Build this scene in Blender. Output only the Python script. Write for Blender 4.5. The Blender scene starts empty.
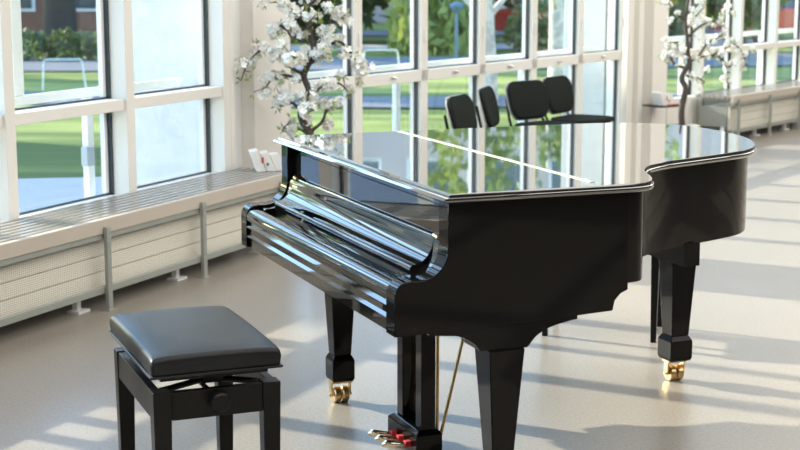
import bpy, bmesh, math, random
from mathutils import Vector, Matrix

# ------------------------------------------------------------------ camera, sky, sun, exposure
scene = bpy.context.scene
C = scene.collection
R = math.radians

cam_data = bpy.data.cameras.new('camera')
cam_data.sensor_width = 36.0
cam_data.lens = 67.5
cam_data.clip_end = 500
cam_data.dof.use_dof = True
cam_data.dof.focus_distance = 4.9
cam_data.dof.aperture_fstop = 5.6
cam = bpy.data.objects.new('camera', cam_data)
C.objects.link(cam)
cam.location = (0, 0, 1.62)
cam.rotation_euler = (R(90) - math.atan(253 / 1500), 0, 0)
scene.camera = cam

SUN_AZ = -62.0      # degrees from +Y towards +X: where the sun stands
SUN_EL = 25.0
world = bpy.data.worlds.new('sky')
scene.world = world
world.use_nodes = True
wn, wl = world.node_tree.nodes, world.node_tree.links
wn.clear()
sky = wn.new('ShaderNodeTexSky')
sky.sky_type = 'NISHITA'
sky.sun_disc = False
sky.sun_elevation = R(SUN_EL)
sky.sun_rotation = R(SUN_AZ)
sky.air_density = 1.0
sky.dust_density = 0.2
hsv = wn.new('ShaderNodeHueSaturation')
hsv.inputs['Saturation'].default_value = 1.15
bg = wn.new('ShaderNodeBackground')
bg.inputs['Strength'].default_value = 0.55
wo = wn.new('ShaderNodeOutputWorld')
wl.new(sky.outputs[0], hsv.inputs['Color'])
wl.new(hsv.outputs[0], bg.inputs[0])
wl.new(bg.outputs[0], wo.inputs[0])

sd = bpy.data.lights.new('sun', 'SUN')
sd.energy = 6.8
sd.angle = R(0.8)
sd.color = (1.0, 0.90, 0.76)
sun = bpy.data.objects.new('sun', sd)
C.objects.link(sun)
sv = Vector((math.sin(R(SUN_AZ)) * math.cos(R(SUN_EL)), math.cos(R(SUN_AZ)) * math.cos(R(SUN_EL)), math.sin(R(SUN_EL))))
sun.rotation_euler = sv.to_track_quat('Z', 'Y').to_euler()

def fill_area(x, y, w, d, e):  # unseen fill lamps added under the ceiling to lift the room's ambient light
    l = bpy.data.lights.new('fill_area', 'AREA')
    l.shape = 'RECTANGLE'; l.size = 5.2; l.size_y = 4.4; l.energy = e; l.color = (1.0, 0.97, 0.94)
    o = bpy.data.objects.new('fill_area', l); C.objects.link(o); o.location = (x, y, 4.02)
FILL = 100
for (x, y) in [(0.5, 2.0), (4.5, 2.0), (2.0, 7.0), (6.0, 7.0), (4.5, 12.0), (8.5, 12.0), (8.0, 17.0)]:
    fill_area(x, y, 2.4, 2.4, FILL)

vs = scene.view_settings
vs.view_transform = 'Standard'
vs.look = 'None'
vs.gamma = 1
vs.use_curve_mapping = False
vs.exposure = 0.75

# ------------------------------------------------------------------ materials
MATS = {}
def mat(name, color, rough=0.5, metal=0.0, spec=0.5, coat=0.0, noise=None, bump=None, ior=None):
    """noise = (scale, amount, second colour); bump = (scale, strength)"""
    m = bpy.data.materials.new(name); m.use_nodes = True
    nt = m.node_tree; b = nt.nodes['Principled BSDF']
    b.inputs['Base Color'].default_value = (*color, 1)
    b.inputs['Roughness'].default_value = rough
    b.inputs['Metallic'].default_value = metal
    b.inputs['Specular IOR Level'].default_value = spec
    b.inputs['Coat Weight'].default_value = coat
    b.inputs['Coat Roughness'].default_value = 0.02
    if ior: b.inputs['IOR'].default_value = ior
    tc = nt.nodes.new('ShaderNodeTexCoord')
    if noise:
        n = nt.nodes.new('ShaderNodeTexNoise'); n.inputs['Scale'].default_value = noise[0]; n.inputs['Detail'].default_value = 5
        rp = nt.nodes.new('ShaderNodeValToRGB')
        rp.color_ramp.elements[0].position = 0.5 - noise[1]; rp.color_ramp.elements[1].position = 0.5 + noise[1]
        rp.color_ramp.elements[0].color = (*color, 1); rp.color_ramp.elements[1].color = (*noise[2], 1)
        nt.links.new(tc.outputs['Object'], n.inputs['Vector'])
        nt.links.new(n.outputs['Fac'], rp.inputs['Fac']); nt.links.new(rp.outputs[0], b.inputs['Base Color'])
    if bump:
        n2 = nt.nodes.new('ShaderNodeTexNoise'); n2.inputs['Scale'].default_value = bump[0]; n2.inputs['Detail'].default_value = 2
        bp = nt.nodes.new('ShaderNodeBump'); bp.inputs['Strength'].default_value = bump[1]; bp.inputs['Distance'].default_value = 0.01
        nt.links.new(tc.outputs['Object'], n2.inputs['Vector'])
        nt.links.new(n2.outputs['Fac'], bp.inputs['Height']); nt.links.new(bp.outputs[0], b.inputs['Normal'])
    MATS[name] = m
    return m

LACQ = mat('black_lacquer', (0.003, 0.003, 0.0033), 0.03, spec=0.2, bump=(9.0, 0.012))  # piano lacquer with reflections turned down so the case reads darker
LACQ_BRIGHT = mat('bright_black_lacquer', (0.003, 0.003, 0.0033), 0.025, spec=0.7, coat=0.25, bump=(9.0, 0.012))  # same lacquer as the case, reflections turned up for brighter front parts
LIDM = mat('lid_lacquer', (0.012, 0.012, 0.012), 0.02, spec=1.0, coat=1.0, bump=(7.0, 0.02))
LIDM.node_tree.nodes['Principled BSDF'].inputs['IOR'].default_value = 1.7
LIDM.node_tree.nodes['Principled BSDF'].inputs['Coat IOR'].default_value = 2.0
SATIN = mat('satin_black', (0.006, 0.006, 0.006), 0.3, spec=0.2, noise=(60, 0.2, (0.008, 0.008, 0.008)))
LEATHER = mat('black_leather', (0.007, 0.008, 0.009), 0.33, spec=0.2, bump=(260, 0.06), noise=(5, 0.3, (0.018, 0.019, 0.022)))
BRASS = mat('brass', (0.78, 0.58, 0.32), 0.28, metal=1.0, noise=(30, 0.3, (0.62, 0.42, 0.18)))
PEDALM = mat('pale_brass', (0.86, 0.78, 0.62), 0.2, metal=1.0, noise=(30, 0.3, (0.8, 0.7, 0.52)))
HINGE = mat('hinge_brass', (0.80, 0.74, 0.60), 0.4, metal=1.0, noise=(90, 0.3, (0.74, 0.66, 0.50)))
CHROME = mat('chrome', (0.82, 0.82, 0.83), 0.12, metal=1.0, noise=(20, 0.3, (0.7, 0.7, 0.72)))
FELT = mat('red_felt', (0.5, 0.03, 0.03), 0.9, noise=(80, 0.3, (0.35, 0.02, 0.02)))
FRAME = mat('cream_paint', (0.80, 0.78, 0.725), 0.42, noise=(2.5, 0.3, (0.78, 0.76, 0.705)))
WHITE = mat('white_paint', (0.86, 0.86, 0.85), 0.4, noise=(3, 0.3, (0.82, 0.82, 0.82)))
PLASTER = mat('cream_plaster', (0.81, 0.785, 0.73), 0.7, noise=(1.5, 0.3, (0.79, 0.755, 0.70)), bump=(60, 0.05))
STUCCO = mat('white_stucco', (0.70, 0.675, 0.64), 0.85, noise=(9, 0.3, (0.60, 0.585, 0.56)), bump=(70, 0.2))
CEILM = mat('white_ceiling', (0.8, 0.79, 0.76), 0.8, noise=(2, 0.3, (0.77, 0.76, 0.73)))
INWALL = mat('inner_wall', (0.10, 0.08, 0.065), 0.75, noise=(1.2, 0.3, (0.06, 0.05, 0.04)))
GASKET = mat('dark_gasket', (0.02, 0.04, 0.05), 0.3, noise=(30, 0.3, (0.03, 0.05, 0.065)))
BENCHW = mat('bench_wood', (0.50, 0.445, 0.38), 0.45, noise=(4, 0.3, (0.47, 0.415, 0.35)))
BENCHS = mat('bench_slat_paint', (0.36, 0.345, 0.32), 0.14, spec=1.0, noise=(3, 0.3, (0.34, 0.33, 0.31)))
GREYM = mat('grey_green_metal', (0.36, 0.38, 0.35), 0.4, metal=0.3, noise=(10, 0.3, (0.32, 0.34, 0.31)))
FABRIC = mat('black_fabric', (0.010, 0.013, 0.011), 0.85, spec=0.1, noise=(200, 0.3, (0.02, 0.024, 0.021)), bump=(500, 0.2))
SHELL = mat('grey_shell', (0.62, 0.63, 0.63), 0.3, noise=(20, 0.3, (0.3, 0.31, 0.31)))
BARK = mat('dark_bark', (0.045, 0.035, 0.03), 0.8, noise=(25, 0.3, (0.09, 0.07, 0.06)), bump=(50, 0.5))
PETAL = mat('white_petal', (0.93, 0.92, 0.88), 0.6, noise=(40, 0.3, (0.96, 0.95, 0.92)))
STAMEN = mat('yellow_green_centre', (0.55, 0.6, 0.12), 0.6, noise=(60, 0.3, (0.45, 0.5, 0.1)))
LEAFY = mat('yellow_green_leaf', (0.30, 0.40, 0.07), 0.5, noise=(30, 0.3, (0.2, 0.3, 0.05)))
for m_ in (PETAL, LEAFY):
    m_.node_tree.nodes['Principled BSDF'].inputs['Subsurface Weight'].default_value = 0.15
PAPER = mat('white_paper', (0.84, 0.84, 0.81), 0.6, noise=(20, 0.3, (0.8, 0.8, 0.78)))
REDINK = mat('red_ink', (0.55, 0.03, 0.02), 0.5, noise=(20, 0.3, (0.5, 0.025, 0.02)))
BLUEINK = mat('blue_ink', (0.03, 0.05, 0.2), 0.5, noise=(20, 0.3, (0.03, 0.04, 0.16)))
GREYBOX = mat('grey_box_paint', (0.42, 0.46, 0.50), 0.5, noise=(20, 0.3, (0.38, 0.42, 0.46)))
POTM = mat('pot_ceramic', (0.5, 0.47, 0.43), 0.5, noise=(10, 0.3, (0.45, 0.42, 0.38)))
SOIL = mat('soil', (0.05, 0.035, 0.025), 0.9, noise=(40, 0.3, (0.08, 0.06, 0.04)))
ASPH = mat('asphalt', (0.155, 0.16, 0.175), 0.8, noise=(3, 0.3, (0.19, 0.195, 0.21)))
PAVE = mat('pavement', (0.50, 0.45, 0.43), 0.8, noise=(3, 0.3, (0.58, 0.52, 0.50)))
GRAVEL = mat('pale_gravel', (0.55, 0.47, 0.42), 0.9, noise=(8, 0.3, (0.62, 0.54, 0.48)))
PINKW = mat('pink_render', (0.56, 0.46, 0.43), 0.8, noise=(1, 0.3, (0.60, 0.50, 0.47)))
BRICK = mat('red_brick', (0.24, 0.10, 0.07), 0.8, noise=(3, 0.3, (0.30, 0.14, 0.10)))
ROOFM = mat('grey_roof', (0.2, 0.2, 0.21), 0.7, noise=(3, 0.3, (0.25, 0.25, 0.26)))
DGLASS = mat('dark_window_glass', (0.05, 0.07, 0.09), 0.1, noise=(3, 0.3, (0.08, 0.1, 0.12)))
CARRED = mat('red_car_paint', (0.55, 0.02, 0.015), 0.25, coat=1, noise=(3, 0.3, (0.5, 0.02, 0.015)))
CARBLUE = mat('blue_car_paint', (0.05, 0.10, 0.25), 0.25, coat=1, noise=(3, 0.3, (0.05, 0.09, 0.22)))
TYRE = mat('tyre_rubber', (0.02, 0.02, 0.02), 0.8, noise=(20, 0.3, (0.03, 0.03, 0.03)))
LAMPG = mat('lamp_post_blue_grey', (0.16, 0.24, 0.32), 0.5, noise=(10, 0.3, (0.14, 0.21, 0.28)))
BIRCH = mat('birch_bark', (0.72, 0.68, 0.62), 0.7, noise=(6, 0.06, (0.5, 0.46, 0.42)))
def leafmat(name, a, b_):
    m = mat(name, a, 0.5, noise=(0.9, 0.25, b_))
    nt = m.node_tree; pb = nt.nodes['Principled BSDF']
    out = [n for n in nt.nodes if n.type == 'OUTPUT_MATERIAL'][0]
    tr = nt.nodes.new('ShaderNodeBsdfTranslucent'); tr.inputs[0].default_value = (b_[0] * 1.6, b_[1] * 1.6, b_[2], 1)
    mx = nt.nodes.new('ShaderNodeMixShader'); mx.inputs[0].default_value = 0.35
    nt.links.new(pb.outputs[0], mx.inputs[1]); nt.links.new(tr.outputs[0], mx.inputs[2]); nt.links.new(mx.outputs[0], out.inputs[0])
    return m
LF_DARK = leafmat('dark_leaf', (0.055, 0.085, 0.04), (0.10, 0.14, 0.06))
LF_MID = leafmat('mid_leaf', (0.12, 0.165, 0.065), (0.21, 0.26, 0.10))
LF_LIME = leafmat('lime_leaf', (0.24, 0.30, 0.10), (0.38, 0.43, 0.15))

def glass_mat():
    m = bpy.data.materials.new('clear_window_glass'); m.use_nodes = True
    nt = m.node_tree; nt.nodes.clear()
    o = nt.nodes.new('ShaderNodeOutputMaterial')
    t = nt.nodes.new('ShaderNodeBsdfTransparent'); t.inputs[0].default_value = (0.93, 0.96, 0.95, 1)
    g = nt.nodes.new('ShaderNodeBsdfGlossy'); g.inputs['Roughness'].default_value = 0.01
    f = nt.nodes.new('ShaderNodeFresnel')
    ge = nt.nodes.new('ShaderNodeNewGeometry'); mr = nt.nodes.new('ShaderNodeMapRange')
    mr.inputs['To Min'].default_value = 1.45; mr.inputs['To Max'].default_value = 1.0
    nt.links.new(ge.outputs['Backfacing'], mr.inputs['Value']); nt.links.new(mr.outputs[0], f.inputs[0])
    mx = nt.nodes.new('ShaderNodeMixShader')
    nt.links.new(f.outputs[0], mx.inputs[0]); nt.links.new(t.outputs[0], mx.inputs[1]); nt.links.new(g.outputs[0], mx.inputs[2])
    nt.links.new(mx.outputs[0], o.inputs[0])
    return m
GLASS = glass_mat()

def floor_mat():
    m = bpy.data.materials.new('speckled_floor'); m.use_nodes = True
    nt = m.node_tree; b = nt.nodes['Principled BSDF']; L = nt.links
    tc = nt.nodes.new('ShaderNodeTexCoord')
    n1 = nt.nodes.new('ShaderNodeTexNoise'); n1.inputs['Scale'].default_value = 90; n1.inputs['Detail'].default_value = 6
    n2 = nt.nodes.new('ShaderNodeTexNoise'); n2.inputs['Scale'].default_value = 1.1; n2.inputs['Detail'].default_value = 4
    r1 = nt.nodes.new('ShaderNodeValToRGB')
    r1.color_ramp.elements[0].position = 0.35; r1.color_ramp.elements[0].color = (0.245, 0.218, 0.184, 1)
    r1.color_ramp.elements[1].position = 0.65; r1.color_ramp.elements[1].color = (0.32, 0.286, 0.243, 1)
    r2 = nt.nodes.new('ShaderNodeValToRGB')
    r2.color_ramp.elements[0].position = 0.3; r2.color_ramp.elements[0].color = (0.92, 0.92, 0.92, 1)
    r2.color_ramp.elements[1].position = 0.7; r2.color_ramp.elements[1].color = (1, 1, 1, 1)
    mx = nt.nodes.new('ShaderNodeMix'); mx.data_type = 'RGBA'; mx.blend_type = 'MULTIPLY'; mx.inputs[0].default_value = 1
    L.new(tc.outputs['Object'], n1.inputs['Vector']); L.new(tc.outputs['Object'], n2.inputs['Vector'])
    L.new(n1.outputs['Fac'], r1.inputs[0]); L.new(n2.outputs['Fac'], r2.inputs[0])
    L.new(r1.outputs[0], mx.inputs[6]); L.new(r2.outputs[0], mx.inputs[7]); L.new(mx.outputs[2], b.inputs['Base Color'])
    mr = nt.nodes.new('ShaderNodeMapRange'); mr.inputs['To Min'].default_value = 0.26; mr.inputs['To Max'].default_value = 0.36
    L.new(n2.outputs['Fac'], mr.inputs['Value']); L.new(mr.outputs[0], b.inputs['Roughness'])
    b.inputs['Specular IOR Level'].default_value = 0.5
    return m
FLOORM = floor_mat()

def grass_mat():
    m = bpy.data.materials.new('lawn_grass'); m.use_nodes = True
    nt = m.node_tree; b = nt.nodes['Principled BSDF']; L = nt.links
    tc = nt.nodes.new('ShaderNodeTexCoord')
    mp = nt.nodes.new('ShaderNodeMapping'); mp.inputs['Scale'].default_value = (0.18, 0.9, 1); mp.inputs['Rotation'].default_value = (0, 0, R(-8))
    n = nt.nodes.new('ShaderNodeTexNoise'); n.inputs['Scale'].default_value = 1.0; n.inputs['Detail'].default_value = 3
    r = nt.nodes.new('ShaderNodeValToRGB')
    r.color_ramp.elements[0].position = 0.35; r.color_ramp.elements[0].color = (0.11, 0.155, 0.045, 1)
    r.color_ramp.elements[1].position = 0.62; r.color_ramp.elements[1].color = (0.36, 0.39, 0.12, 1)
    L.new(tc.outputs['Object'], mp.inputs[0]); L.new(mp.outputs[0], n.inputs['Vector']); L.new(n.outputs['Fac'], r.inputs[0])
    L.new(r.outputs[0], b.inputs['Base Color']); b.inputs['Roughness'].default_value = 0.9
    b.inputs['Specular IOR Level'].default_value = 0.1
    return m
GRASS = grass_mat()

def radiator_mat():
    """cream sheet with a fine punched grid"""
    m = mat('punched_cream_sheet', (0.70, 0.68, 0.60), 0.5)
    nt = m.node_tree; b = nt.nodes['Principled BSDF']; L = nt.links
    tc = [n for n in nt.nodes if n.type == 'TEX_COORD'][0]
    sp = nt.nodes.new('ShaderNodeSeparateXYZ'); L.new(tc.outputs['Object'], sp.inputs[0])
    outs = []
    for ax, per in (('X', 0.014), ('Z', 0.010)):
        a = nt.nodes.new('ShaderNodeMath'); a.operation = 'DIVIDE'; a.inputs[1].default_value = per; L.new(sp.outputs[ax], a.inputs[0])
        f = nt.nodes.new('ShaderNodeMath'); f.operation = 'FRACT'; L.new(a.outputs[0], f.inputs[0])
        g = nt.nodes.new('ShaderNodeMath'); g.operation = 'GREATER_THAN'; g.inputs[1].default_value = 0.55; L.new(f.outputs[0], g.inputs[0])
        outs.append(g)
    mu = nt.nodes.new('ShaderNodeMath'); mu.operation = 'MULTIPLY'; L.new(outs[0].outputs[0], mu.inputs[0]); L.new(outs[1].outputs[0], mu.inputs[1])
    mx = nt.nodes.new('ShaderNodeMix'); mx.data_type = 'RGBA'
    mx.inputs[6].default_value = (0.74, 0.71, 0.62, 1); mx.inputs[7].default_value = (0.22, 0.22, 0.17, 1)
    L.new(mu.outputs[0], mx.inputs[0]); L.new(mx.outputs[2], b.inputs['Base Color'])
    return m
PUNCH = radiator_mat()

# ------------------------------------------------------------------ mesh helpers
def box(bm, x0, x1, y0, y1, z0, z1):
    vs_ = [bm.verts.new((x, y, z)) for z in (z0, z1) for y in (y0, y1) for x in (x0, x1)]
    for f in ((0, 2, 3, 1), (4, 5, 7, 6), (0, 1, 5, 4), (2, 6, 7, 3), (0, 4, 6, 2), (1, 3, 7, 5)):
        bm.faces.new([vs_[i] for i in f])
    return vs_

def prism(bm, pts, axis, a0, a1):
    """extrude polygon pts. axis 'y': pts=(x,z); 'z': pts=(x,y); 'x': pts=(y,z)"""
    def p(q, a):
        return {'y': (q[0], a, q[1]), 'z': (q[0], q[1], a), 'x': (a, q[0], q[1])}[axis]
    A = [bm.verts.new(p(q, a0)) for q in pts]; B = [bm.verts.new(p(q, a1)) for q in pts]
    n = len(pts)
    bm.faces.new(A); bm.faces.new(B[::-1])
    for i in range(n):
        bm.faces.new((A[i], B[i], B[(i + 1) % n], A[(i + 1) % n]))

def tube(bm, pts, r, seg=8, cap=True):
    pts = [Vector(p) for p in pts]
    rs = r if isinstance(r, (list, tuple)) else [r] * len(pts)
    rings = []; prev = None
    for i, p in enumerate(pts):
        d = (pts[min(i + 1, len(pts) - 1)] - pts[max(i - 1, 0)])
        if d.length < 1e-9: d = Vector((0, 0, 1))
        d.normalize()
        if prev is None:
            up = Vector((0, 0, 1)) if abs(d.z) < 0.9 else Vector((1, 0, 0))
            a = d.cross(up).normalized()
        else:
            a = (prev - d * prev.dot(d))
            a = a.normalized() if a.length > 1e-6 else d.orthogonal().normalized()
        prev = a; b = d.cross(a)
        rings.append([bm.verts.new(p + (a * math.cos(t) + b * math.sin(t)) * rs[i]) for t in [2 * math.pi * k / seg for k in range(seg)]])
    for i in range(len(rings) - 1):
        for k in range(seg):
            bm.faces.new((rings[i][k], rings[i][(k + 1) % seg], rings[i + 1][(k + 1) % seg], rings[i + 1][k]))
    if cap:
        bm.faces.new(rings[0][::-1]); bm.faces.new(rings[-1])

def lathe(bm, prof, seg=24, centre=(0, 0)):
    rings = [[bm.verts.new((centre[0] + r * math.cos(2 * math.pi * k / seg), centre[1] + r * math.sin(2 * math.pi * k / seg), z)) for k in range(seg)] for r, z in prof]
    for i in range(len(rings) - 1):
        for k in range(seg):
            bm.faces.new((rings[i][k], rings[i][(k + 1) % seg], rings[i + 1][(k + 1) % seg], rings[i + 1][k]))
    bm.faces.new(rings[0][::-1]); bm.faces.new(rings[-1])

def frustum(bm, x0, x1, y0, y1, z0, x2, x3, y2, y3, z1):
    v = [bm.verts.new(p) for p in ((x0, y0, z0), (x1, y0, z0), (x1, y1, z0), (x0, y1, z0), (x2, y2, z1), (x3, y2, z1), (x3, y3, z1), (x2, y3, z1))]
    for f in ((3, 2, 1, 0), (4, 5, 6, 7), (0, 1, 5, 4), (1, 2, 6, 5), (2, 3, 7, 6), (3, 0, 4, 7)):
        bm.faces.new([v[i] for i in f])

def obj(name, bm, m, parent=None, smooth=False, bevel=0.0, seg=2, mats=None):
    bmesh.ops.recalc_face_normals(bm, faces=bm.faces)
    me = bpy.data.meshes.new(name)
    bm.to_mesh(me); bm.free()
    me.materials.append(m)
    for k in (mats or []): me.materials.append(k)
    if smooth:
        me.polygons.foreach_set('use_smooth', [True] * len(me.polygons))
        if smooth != 'all':
            try: me.set_sharp_from_angle(angle=R(38))
            except Exception: pass
            for p_ in me.polygons:
                if len(p_.vertices) > 4: p_.use_smooth = False
    o = bpy.data.objects.new(name, me); C.objects.link(o)
    if parent: o.parent = parent
    if bevel:
        bv = o.modifiers.new('bevel', 'BEVEL'); bv.width = bevel; bv.segments = seg; bv.limit_method = 'ANGLE'; bv.angle_limit = R(35)
    return o

def tag(o, label=None, cat=None, group=None, kind=None):
    if label: o['label'] = label
    if cat: o['category'] = cat
    if group: o['group'] = group
    if kind: o['kind'] = kind
    return o

def empty(name, loc=(0, 0, 0), rz=0.0):
    o = bpy.data.objects.new(name, None); o.empty_display_size = 0.1
    C.objects.link(o); o.location = loc; o.rotation_euler = (0, 0, rz)
    return o

def copy_tree(o, parent=None):
    c = o.copy(); C.objects.link(c); c.parent = parent
    for ch in list(o.children): copy_tree(ch, c)
    return c

def catmull(pts, n=6, closed=True):
    out = []; m = len(pts)
    for i in range(m if closed else m - 1):
        g = lambda k: Vector(pts[k % m]) if closed else Vector(pts[max(0, min(m - 1, k))])
        p0, p1, p2, p3 = g(i - 1), g(i), g(i + 1), g(i + 2)
        for k in range(n):
            t = k / n
            out.append(0.5 * ((2 * p1) + (p2 - p0) * t + (2 * p0 - 5 * p1 + 4 * p2 - p3) * t * t + (3 * p1 - p0 - 3 * p2 + p3) * t ** 3))
    if not closed: out.append(Vector(pts[-1]))
    return out

def offset(path, d):
    """closed counter-clockwise 2D path moved inwards by d"""
    n = len(path); out = []
    for i in range(n):
        a, b = path[i - 1], path[(i + 1) % n]
        t = Vector((b[0] - a[0], b[1] - a[1]))
        t.normalize(); nrm = Vector((-t.y, t.x))
        out.append(Vector((path[i][0], path[i][1])) + nrm * d)
    return out

def azrot(az): return R(90 - az)
def along(P, az, s, out=0.0):
    """point s metres along a facade starting at P towards azimuth az, `out` metres outdoors"""
    a = R(az)
    return (P[0] + math.sin(a) * s - math.cos(a) * out, P[1] + math.cos(a) * s + math.sin(a) * out)

# ------------------------------------------------------------------ room shell
P1, AZ1 = (-1.857, 7.231), 24.5
P2, AZ2 = (-0.72, 9.70), 34.0
P3, AZ3 = (2.38, 14.05), 38.0
E2 = along(P2, AZ2, 4.95)
L1 = along(P1, AZ1, -10.0); L3 = along(P3, AZ3, 12.0)
CZ = 4.2

room = [L1, along(P1, AZ1, 2.72), P2, E2, along(P3, AZ3, 0.45), L3, (13.5, 12.0), (10.5, -5.0), (-4.0, -5.0)]
bm = bmesh.new(); prism(bm, [along(P1, AZ1, -10.0, .2), along(P1, AZ1, 2.72, .2), along(P2, AZ2, 0.05, .2), along(P2, AZ2, 4.95, .2), along(P3, AZ3, 0.45, .2), along(P3, AZ3, 12, .2), (13.7, 12.0), (10.7, -5.2), (-6.2, -5.2)], 'z', -0.25, 0.0)
obj('floor', bm, FLOORM)['kind'] = 'structure'
bm = bmesh.new(); prism(bm, [along(P1, AZ1, -10.0, .5), along(P1, AZ1, 2.72, .5), along(P2, AZ2, 0.05, .5), along(P2, AZ2, 4.95, .5), along(P3, AZ3, 0.45, .5), along(P3, AZ3, 12, .5), (13.9, 12.0), (10.9, -5.4), (-6.4, -5.4)], 'z', CZ, CZ + 0.3)
obj('ceiling', bm, CEILM)['kind'] = 'structure'
def wallseg(name, a, b, m, th=0.2, z0=0, z1=CZ):
    d = Vector((b[0] - a[0], b[1] - a[1])); n = Vector((-d.y, d.x)).normalized() * th
    bm = bmesh.new(); prism(bm, [a, b, (b[0] + n.x, b[1] + n.y), (a[0] + n.x, a[1] + n.y)], 'z', z0, z1)
    o = obj(name, bm, m); o['kind'] = 'structure'; return o
wallseg('wall_right', L3, (13.5, 12.0), INWALL)
wallseg('wall_right', (13.5, 12.0), (10.5, -5.0), INWALL)
wallseg('wall_back', (10.5, -5.0), (-6.2, -5.0), INWALL)
wallseg('wall_left', (-6.2, -5.0), L1, INWALL)

# columns between the facade sections (front face at local y=0, outdoors = +y)
def facade_block(name, P, az, parts, m):
    e = empty(name, (P[0], P[1], 0), azrot(az)); e['kind'] = 'structure'
    for pn, (x0, x1, y0, y1), mm in parts:
        bm = bmesh.new(); box(bm, x0, x1, y0, y1, 0, CZ)
        obj(pn, bm, mm, e, bevel=0.004)
    return e
facade_block('trim_1', P1, AZ1, [('pilaster', (2.012, 2.06, 0.0, 0.22), FRAME), ('recess_panel', (2.06, 2.26, 0.07, 0.22), WHITE), ('pillar', (2.26, 2.71, -0.02, 0.22), PLASTER)], None)
facade_block('trim_2', E2, 43.0, [('pilaster', (0.02, 0.10, -0.03, 0.2), FRAME), ('pilaster', (0.10, 0.20, 0.02, 0.2), PLASTER), ('pilaster', (0.20, 0.27, -0.03, 0.2), FRAME), ('recess_panel', (0.27, 0.42, 0.06, 0.2), WHITE), ('pillar', (0.42, 0.67, -0.04, 0.2), PLASTER)], None)
# outdoor wing walls standing off the columns
def wing(P, az, s, length, name='wall_outer'):
    e = empty(name, (P[0], P[1], 0), azrot(az)); e['kind'] = 'structure'
    bm = bmesh.new(); box(bm, s, s + 0.12, 0.22, 0.2 + length, -0.3, CZ)
    obj('wing', bm, STUCCO, e)
wing(P1, AZ1, 2.10, 0.80)
wing(P2, AZ2, 5.00, 0.45)

# ------------------------------------------------------------------ windows
wcount = [0]
def window(P, az, s0, s1, post_w, post_d, tz0, tz1, style):
    """one bay: glass from s0 to s1, post on its far side, transoms; local x along the facade, y outdoors"""
    wcount[0] += 1
    c = along(P, az, s0)
    e = empty('window_%d' % wcount[0], (c[0], c[1], 0), azrot(az)); e['kind'] = 'structure'
    w = s1 - s0; d = post_d
    st = 0.022 if style == 'bay' else 0.045
    gy = d + 0.035
    # post
    if post_w:
        bm = bmesh.new(); box(bm, w, w + post_w, 0, d + 0.06, 0, CZ)
        obj('post', bm, FRAME, e, bevel=0.003)
    bm = bmesh.new()
    zs = [0.0, tz1, 2.72, CZ]                     # bottoms of the three lights
    base_top = 0.42 if style == 'bay' else 0.12
    ty0 = (0.015 if style == 'bay' else 0.0)
    rails = [(0.0, base_top, 0.02), (tz0, tz1, ty0), (2.66, 2.74, ty0), (CZ - 0.12, CZ, 0.0)]
    for a, b, y0 in rails:
        box(bm, 0, w, y0, d + 0.05, a, b)
    if style != 'bay':
        box(bm, 0, st, 0, d + 0.05, 0, CZ); box(bm, w - st, w, 0, d + 0.05, 0, CZ)
    obj('window_frame', bm, FRAME, e, bevel=0.003)
    # dark gasket and pale sash lips round each light, clear pane
    lights = [(base_top, tz0), (tz1, 2.66), (2.74, CZ - 0.12)]
    gk = bmesh.new(); lp = bmesh.new(); pn = bmesh.new()
    x0, x1 = (0.0, w) if style == 'bay' else (st, w - st)
    for a, b in lights:
        g = 0.014
        box(gk, x1 - g, x1 - 0.0005, gy - 0.035, gy + 0.01, a + 0.001, b - 0.001)
        box(gk, x0 + g, x1 - g, gy - 0.02, gy, a + 0.001, a + 0.010)
        lw = 0.026 if style == 'bay' else 0.012
        box(lp, x1 - g - lw, x1 - g - 0.001, gy - 0.012, gy + 0.016, a + 0.011, b - 0.001)
        box(lp, x0 + 0.001, x0 + 0.012, gy - 0.012, gy + 0.016, a + 0.011, b - 0.001)
        box(pn, x0 + 0.013, x1 - g - lw - 0.001, gy + 0.01, gy + 0.014, a + 0.011, b - 0.001)
    obj('gasket', gk, GASKET, e); obj('sash', lp, WHITE, e)
    obj('pane', pn, GLASS, e)
    if style != 'bay':
        bm = bmesh.new()
        box(bm, w * 0.5 - 0.035, w * 0.5 + 0.035, -0.012, 0.0, (tz0 + tz1) / 2 - 0.004, (tz0 + tz1) / 2 + 0.012)
        tube(bm, [(w * 0.5 - 0.02, -0.014, (tz0 + tz1) / 2 + 0.012), (w * 0.5 + 0.02, -0.022, (tz0 + tz1) / 2 + 0.002)], 0.007, 8)
        obj('window_latch', bm, MATS['chrome'], e)
        bm = bmesh.new()
        for z in (1.12, 2.3): tube(bm, [(w, -0.006, z), (w, -0.006, z + 0.09)], 0.009, 8)
        obj('window_hinge', bm, WHITE, e)
    return e

for k in range(-10, 2):
    window(P1, AZ1, 1.005 * k, 1.005 * k + 0.93, 0.075, 0.10, 0.884, 0.944, 'bay')
for k in range(0, 6):
    window(P2, AZ2, -0.05 + 0.83 * k + (0.03 if k == 0 else 0), -0.05 + 0.83 * (k + 1), 0, 0.03, 0.832, 0.914, 'door')
for k in range(0, 13):
    window(P3, AZ3, 0.14 + 0.86 * k, 0.14 + 0.86 * k + 0.80, 0.06, 0.10, 0.815, 0.875, 'bay') if k > 0 else None
window(P3, AZ3, 0.30, 0.94, 0.06, 0.10, 0.815, 0.875, 'bay')

# ------------------------------------------------------------------ outdoors
def flat(name, pts, z, m, th=0.05):
    bm = bmesh.new(); prism(bm, pts, 'z', z - th, z)
    o = obj(name, bm, m); o['kind'] = 'structure'; return o
GZ = -0.30
flat('ground', [(-120, -40), (160, -40), (160, 160), (-120, 160)], GZ - 0.02, GRASS, 0.3)
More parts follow.
